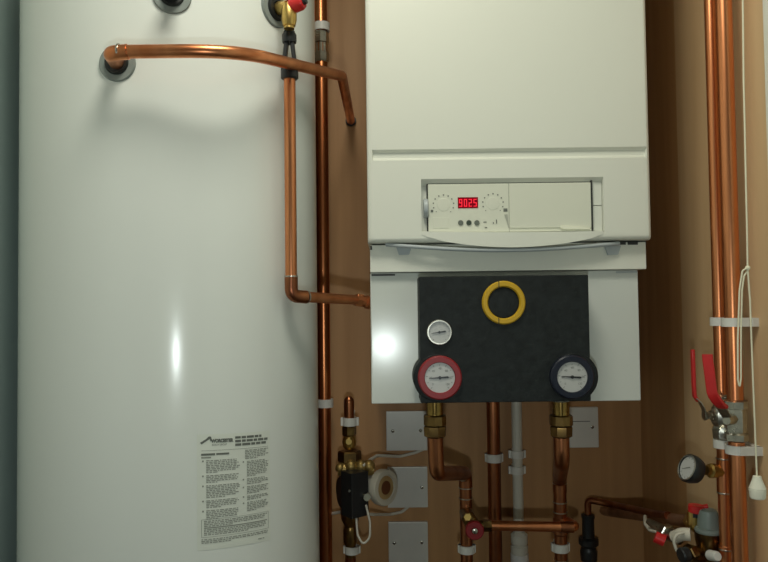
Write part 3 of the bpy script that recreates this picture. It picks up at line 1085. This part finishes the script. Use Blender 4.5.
# ball valves
va = thing('ball_valve', 'plated ball valve on farther right pipe, thin edge-on red lever', 'valve', (XA, YA, pA(440)))
bm = B()
za = pA
lathe(bm, [(za(440), .0105), (za(438), .0145), (za(430), .0155), (za(426), .0125), (za(422), .0165), (za(414), .0172), (za(408), .0155), (za(406), .0125), (za(401), .0145), (za(396), .0145), (za(394), .0105)],
      (XA, YA, 0), (0, 0, 1), 8)
lathe(bm, [(.010, .0078), (.0185, .0078), (.019, .0052), (.025, .0052), (.0255, .0075), (.029, .0075), (.0295, 0)], (XA, YA, za(415)), (-1, -.1, 0), 8)
lathe(bm, [(.010, .008), (.018, .008), (.019, .0), ], (XA, YA, za(431)), (-.3, -1, 0), 18)
obj('valve_body', bm, CHROME, va)
Yv = YA - .004
xk = P(706.5, 413, Yv)
bm = B()
ribbon(bm, fillet([P(709, 417.5, Yv), P(704.5, 418, Yv), P(703.5, 409, Yv), P(700, 402.5, Yv), P(695, 398, Yv)], .006, 4), (0, 1, 0), .012, .0022)
obj('lever', bm, CHROME, va)
bm = B()
ribbon(bm, [P(697.8, 401, Yv), P(694.5, 396, Yv), P(693.8, 385, Yv), P(693, 362, Yv), P(692.6, 351, Yv), P(692.5, 349.5, Yv)], (0, 1, 0), [.007, .008, .008, .008, .0075, .005], .0046)
obj('lever_sleeve', bm, RED, va, label='red sleeve on lever')
vb = thing('ball_valve', 'plated ball valve on nearer right pipe, broad red lever', 'valve', (XBp, YBp_, pB(441)))
bm = B()
zz = pB
lathe(bm, [(zz(441.5), .0125), (zz(440), .0158), (zz(434), .0162), (zz(432), .0135), (zz(429), .0145), (zz(412), .0145), (zz(409), .0135), (zz(408), .0165), (zz(401), .0168), (zz(399.5), .0125)],
      (XBp, YBp_, 0), (0, 0, 1), 8, rot=.2)
lathe(bm, [(.008, .008), (.026, .008), (.030, .006), (.032, .006), (.032, 0)], (XBp, YBp_, zz(418)), (-.75, -.66, 0), 8)
obj('valve_body', bm, CHROME, vb)
lc = Vector((XBp, YBp_, 0)) + Vector((-.75, -.66, 0)).normalized() * .032
Yw = .990
bm = B()
wd = Vector((.8, -.6, 0))
ribbon(bm, fillet([P(727, 417, 1.008), P(722, 409, 1.0), P(718, 402, Yw)], .006, 4), wd, .013, .0025)
obj('lever', bm, CHROME, vb)
bm = B()
ribbon(bm, fillet([P(723.5, 407, .997), P(718.5, 403.5, Yw), P(712.2, 394, Yw), P(709.5, 372, Yw), P(707.7, 359, Yw), P(707.5, 355.8, Yw), P(707.4, 354.3, Yw)], .012, 1), wd, [.012, .0135, .014, .014, .014, .014, .014, .014, .0135, .012, .009][:0] or .0140, .0055)
obj('lever_sleeve', bm, RED, vb, label='broad red sleeve on lever')

# pressure gauge
gz = pA(472)
gt = thing('pressure_gauge', 'round black pressure gauge on brass stub off the right pipe', 'gauge', (XA - .06, YA, gz))
gc = P(690.5, 468.8, 1.052)
st = Vector((XA, YA, gz))
gax = (gc - P(706, 471, 1.066)).normalized()
gax2 = Vector((-.93, -.17, .38)).normalized()
bm = B()
lathe(bm, [(.004, .0085), (.016, .0085), (.018, .011), (.026, .011), (.028, .0075), (.034, .0075)], st, (gc - st), 8)
obj('brass_stub', bm, BRASS, gt)
bm = B()
lathe(bm, [(-.016, .008), (-.013, .018), (-.004, .0212), (.004, .0212), (.0060, .0200), (.0055, .0178), (.002, .0176)], gc + gax2 * .001, gax2, 40)
gb = obj('case', bm, BLACK, gt)
bm = B()
lathe(bm, [(.0050, .0200), (.0064, .0198), (.0068, .0192), (.0068, .0184), (.0058, .0180)], gc + gax2 * .001, gax2, 40, False)
obj('bezel', bm, CHROME, gt)
bm = B(); lathe(bm, [(.002, .0178), (.0035, .0178), (.0035, 0)], gc + gax2 * .001, gax2, 36)
gd = obj('dial', bm, DIAL, gt)
a_, u_, v_ = frame(gax2)
ce = gc + gax2 * .0049
bm = B()
for k in range(11):
    a = 2 * PI * k / 13 + .6
    u = u_ * math.cos(a) + v_ * math.sin(a); w = gax2.cross(u) * .0004
    vs = [bm.verts.new(ce + t) for t in (u * .0135 - w, u * .0160 - w, u * .0160 + w, u * .0135 + w)]
    bm.faces.new(vs)
u = u_ * .94 + v_ * .34; w = gax2.cross(u) * .0007
vs = [bm.verts.new(ce + gax2 * .0004 + t) for t in (-u * .006 - w, u * .0125 - w * .5, u * .0125 + w * .5, -u * .006 + w)]
bm.faces.new(vs)
obj('scale_and_needle', bm, PRINT, gd, flat=True)

# ------------------------------------------------------------------ inlet control group, bottom right
YG = 1.10
ic = P(708.5, 533, YG)
ig = thing('inlet_control_valve', 'brass inlet control valve with tall grey cap at bottom right', 'valve', (ic.x, YG, P(708, 575, YG).z))
gzf = lambda py: P(708.5, py, YG).z
bm = B()
lathe(bm, [(gzf(532), .0195), (gzf(530), .0205), (gzf(527.5), .0190), (gzf(526.5), .0165), (gzf(513), .0145), (gzf(510), .0130), (gzf(508.8), .009), (gzf(508.6), 0)], (ic.x, YG, 0), (0, 0, 1), 32)
obj('grey_cap', bm, GCAP, ig, label='tall grey-green cap')
bm = B()
lathe(bm, [(gzf(590), .012), (gzf(575), .014), (gzf(560), .0165), (gzf(548), .0175), (gzf(540), .020), (gzf(532), .0205)], (ic.x, YG, 0), (0, 0, 1), 26)
tube(bm, [Vector((ic.x, YG, gzf(556))), P(690, 553, 1.09)], .012, 20)
tube(bm, [Vector((ic.x, YG, gzf(556))), Vector((XA, YA, gzf(560)))], .009, 20)
obj('valve_body', bm, BRASSD, ig)
bm = B(); hexnut(bm, P(693, 552, 1.085), (-.8, -.5, -.1), .0135, .014)
obj('side_nut', bm, BRASSD, ig)
c = P(684, 555, 1.07)
bm = B(); lathe(bm, [(-.006, .0110), (.004, .0115), (.006, .010), (.006, 0)], c, (-.97, -.2, -.1), 24)
obj('side_cap', bm, BLACK, ig)
c = P(714.5, 556, 1.065)
bm = B(); lathe(bm, [(-.012, .008), (.006, .0075), (.009, .006), (.009, 0)], c, (.1, -1, .25), 20)
obj('white_plug', bm, CLIP, ig)
# supply from the left: thick pipe from the back wall
p1 = P(604, 510.5, YB + .001)
p2 = P(691, 521.5, 1.13)
pp = thing('supply_pipe', 'thick dark copper pipe from back wall to the brass inlet valve', 'pipe', tuple(p2))
bm = B(); pth = fillet([p1, P(612, 512, 1.43), p2], .02, 5)
tube(bm, pth, .0098, 24)
obj('pipe_run', bm, mat('oxidised_copper', (.40, .22, .13), .38, .75, col2=(.24, .11, .06), vscale=(30, 30, 30)), pp)
bm = B()
hexnut(bm, p2 - (p2 - P(660, 517, 1.25)).normalized() * .004, (p2 - P(660, 517, 1.25)), .0128, .016)
tube(bm, [p2, Vector((ic.x, YG, gzf(538)))], .010, 18)
lathe(bm, [(0, .009), (.020, .009)], P(693, 524, 1.115), (0, 0, 1), 16)
obj('union', bm, BRASS, pp)
c = P(695.5, 514, 1.112)
bm = B(); lathe(bm, [(-.004, .0085), (.003, .0085), (.0035, 0)], c, (0, 0, 1), 16)
obj('black_collar', bm, BLACK, pp)
bm = B(); lathe(bm, [(0, .0115), (.001, .0125), (.0105, .0128), (.0115, .0115), (.0115, 0)], P(696.5, 512.5, 1.112), (.06, 0, 1), 24)
ribbon(bm, [P(697, 507.8, 1.112), P(703, 507, 1.108), P(708, 506, 1.105)], (0, 1, 0), .010, .004)
obj('red_handle', bm, RED, pp, label='flat red handle')
# thin pipe with tundish
YK = 1.455
kx = P(588.3, 530, YK).x
kz = lambda py: P(588.3, py, YK).z
tk = thing('tundish', 'black tundish low on back wall right of the level bypass pipe', 'tundish', (kx, YK, kz(563)))
bm = B()
lathe(bm, [(kz(562), .012), (kz(560), .0165), (kz(551), .0175), (kz(549), .0150), (kz(546.5), .0145), (kz(544), .0200), (kz(538.5), .0200), (kz(537), .0125), (kz(519), .0120), (kz(517.5), .0135), (kz(514.5), .0135), (kz(514), .009)],
      (kx, YK, 0), (0, 0, 1), 26)
obj('tundish_body', bm, BLACK, tk)
bm = B()
tube(bm, fillet([(kx, YK, kz(516)), (kx, YK, kz(499.5)), P(612, 504.5, 1.43), P(655, 514, 1.235), P(668, 515.5, 1.19)], [.012, .05, .05], 7), .0068, 20)
obj('copper_pipe', bm, COPPERD, None, 'thin copper pipe rising from the low tundish and running right', 'pipe')
bm = B(); tube(bm, [(kx, YK, 0), (kx, YK, kz(562))], .0085, 20)
obj('copper_pipe', bm, COPPERD, None, 'copper pipe dropping out of the low black tundish', 'pipe')

# filling loop: small valve with red lever and braided white hose
fl = thing('filling_loop', 'small filling loop valve with red tap and white hose, bottom right', 'valve', tuple(P(665, 540, 1.13)))
bm = B()
tube(bm, [P(648, 521, 1.17), P(659, 528, 1.15), P(668, 534, 1.13), P(680, 538, 1.11)], [.005, .0085, .0105, .0105], 16)
hexnut(bm, P(664, 530.5, 1.14), P(672, 536, 1.12) - P(664, 530.5, 1.14), .0135, .012)
obj('valve_body', bm, CHROME, fl)
bm = B()
a = P(655, 536.5, 1.125); b = P(664.5, 541, 1.12)
tube(bm, fillet([a, (a + b) / 2, b], .004, 3), .0092, 12)
obj('tap_handle', bm, RED, fl, label='red tap handle')
bm = B(); tube(bm, [P(659, 533.5, 1.135), P(660, 539, 1.123)], .0035, 12)
obj('tap_stem', bm, BLACK, fl)
bm = B()
tube(bm, fillet([P(674, 536.5, 1.11), P(681, 533.5, 1.09), P(691, 533, 1.08), P(694, 541, 1.085), P(692, 549, 1.09)], .010, 6), [.0085] * 23, 16) if False else tube(bm, fillet([P(675, 537, 1.105), P(682, 534, 1.09), P(690.5, 534.5, 1.085)], .010, 6), .0098, 16)
obj('white_sleeve', bm, STRAP, fl)
cable([P(645, 516.5, 1.24), P(645.5, 524, 1.20), P(650, 530, 1.17), P(657, 531.5, 1.145)], .0032, 'white hose end curving down from dark supply pipe', 'hose', STRAP, 'hose')
cable([P(684, 532.5, 1.078), P(677, 534, 1.078), P(673.5, 541, 1.08), P(676, 549, 1.08), P(678.5, 553, 1.08)], .0024, 'white strap hanging below the white sleeve by black cap', 'strap', STRAP, 'strap')

# ------------------------------------------------------------------ light pull cord
YS = .95
top = P(742.5, -60, YS)
sx = P(745, 120, YS).x
pc = thing('pull_cord', 'cream light pull cord with knotted loop and cone pull', 'pull cord', (P(757, 498, YS).x, YS, P(757, 498, YS).z))
kn = P(747.6, 268, YS)
bm = B()
def wav(p, k): return p
tube(bm, fillet([Vector((P(745.3, 0, YS).x * 1.0 - .004, YS, ZC - .002)), P(742.8, 0, YS), P(743.6, 80, YS), P(744.6, 120, YS), P(745.6, 170, YS), P(747, 230, YS), kn, P(750, 300, YS), P(753, 380, YS), P(755.4, 440, YS), P(757, 478, YS)], .04, 3), .00115, 10)
obj('cord', bm, CORD, pc)
bm = B()
tube(bm, fillet([kn + Vector((0, -.002, 0)), P(742.5, 270, YS), P(739.5, 290, YS), P(737.8, 340, YS), P(737.9, 380, YS), P(739.6, 388, YS), P(741, 378, YS), P(741, 330, YS), P(742, 290, YS), P(744, 276, YS), kn + Vector((0, .001, -.004))], .008, 5), .00115, 10)
obj('loop', bm, CORD, pc)
bm = B()
bmesh.ops.create_uvsphere(bm, u_segments=14, v_segments=10, radius=.0034, matrix=Matrix.Translation(kn))
obj('knot', bm, CORD, pc)
bm = B()
pz = lambda py: P(757.4, py, YS).z
c = P(757.4, 488, YS)
lathe(bm, [(pz(498.5), .0), (pz(498.4), .0088), (pz(497), .0100), (pz(489.5), .0108), (pz(488.8), .0103), (pz(488), .0106), (pz(478.5), .0058), (pz(476), .0052), (pz(475.6), .0)], (c.x, YS, 0), (0, 0, 1), 28)
obj('cone_pull', bm, PULL, pc)

# ------------------------------------------------------------------ lamps
LX, LY = -0.05, 0.56
lm = thing('ceiling_light', 'round white ceiling light in front of the boiler', 'light', (LX, LY, ZC - .03))
bm = B(); lathe(bm, [(0, .13), (.02, .13), (.022, .12)], (LX, LY, ZC - .022), (0, 0, 1), 40)
obj('lamp_base', bm, TRIMW, lm)
bm = B(); lathe(bm, [(0, .0), (.001, .07), (.008, .115), (.016, .12)], (LX, LY, ZC - .038), (0, 0, 1), 40)
obj('diffuser', bm, LAMPG, lm)


def area(name, loc, target, size, power, col, shape='DISK', sy=None):
    ld = bpy.data.lights.new(name, 'AREA')
    ld.energy = power; ld.color = col; ld.shape = shape; ld.size = size
    if sy: ld.size_y = sy
    o = bpy.data.objects.new(name, ld)
    COL.objects.link(o)
    o.location = loc
    o.rotation_euler = (Vector(target) - Vector(loc)).to_track_quat('-Z', 'Y').to_euler()
    return o


area('ceiling_lamp', (LX, LY, ZC - .045), (LX, LY + .15, 1.2), .34, 5.3, (1, .98, .84))
area('camera_flash', (.0, -.01, CAM.z - .130), (0, 1.2, CAM.z - .130), .03, 1.75, (.90, 1.0, .98))
w = bpy.data.worlds.new('world'); SC.world = w
w.use_nodes = True
w.node_tree.nodes['Background'].inputs[0].default_value = (.6, .65, .6, 1)
w.node_tree.nodes['Background'].inputs[1].default_value = .05

vs = SC.view_settings
vs.view_transform = 'Standard'; vs.look = 'None'; vs.gamma = 1; vs.exposure = 0.06
vs.use_curve_mapping = False
GROUPS = {'pipe_clip': 'white pipe clips', 'blanking_plate': 'square steel blanking plates', 'ball_valve': 'red lever ball valves',
          'thermometer': 'round dials on the black block', 'tundish': 'black tundishes', 'union_coupling': 'brass unions under the block',
          'cable': 'white cables around the pump'}
for o in bpy.data.objects:
    if o.parent is None and o.name.split('.')[0] in GROUPS:
        o['group'] = GROUPS[o.name.split('.')[0]]
for o in bpy.data.objects:
    if '_org' in o: del o['_org']
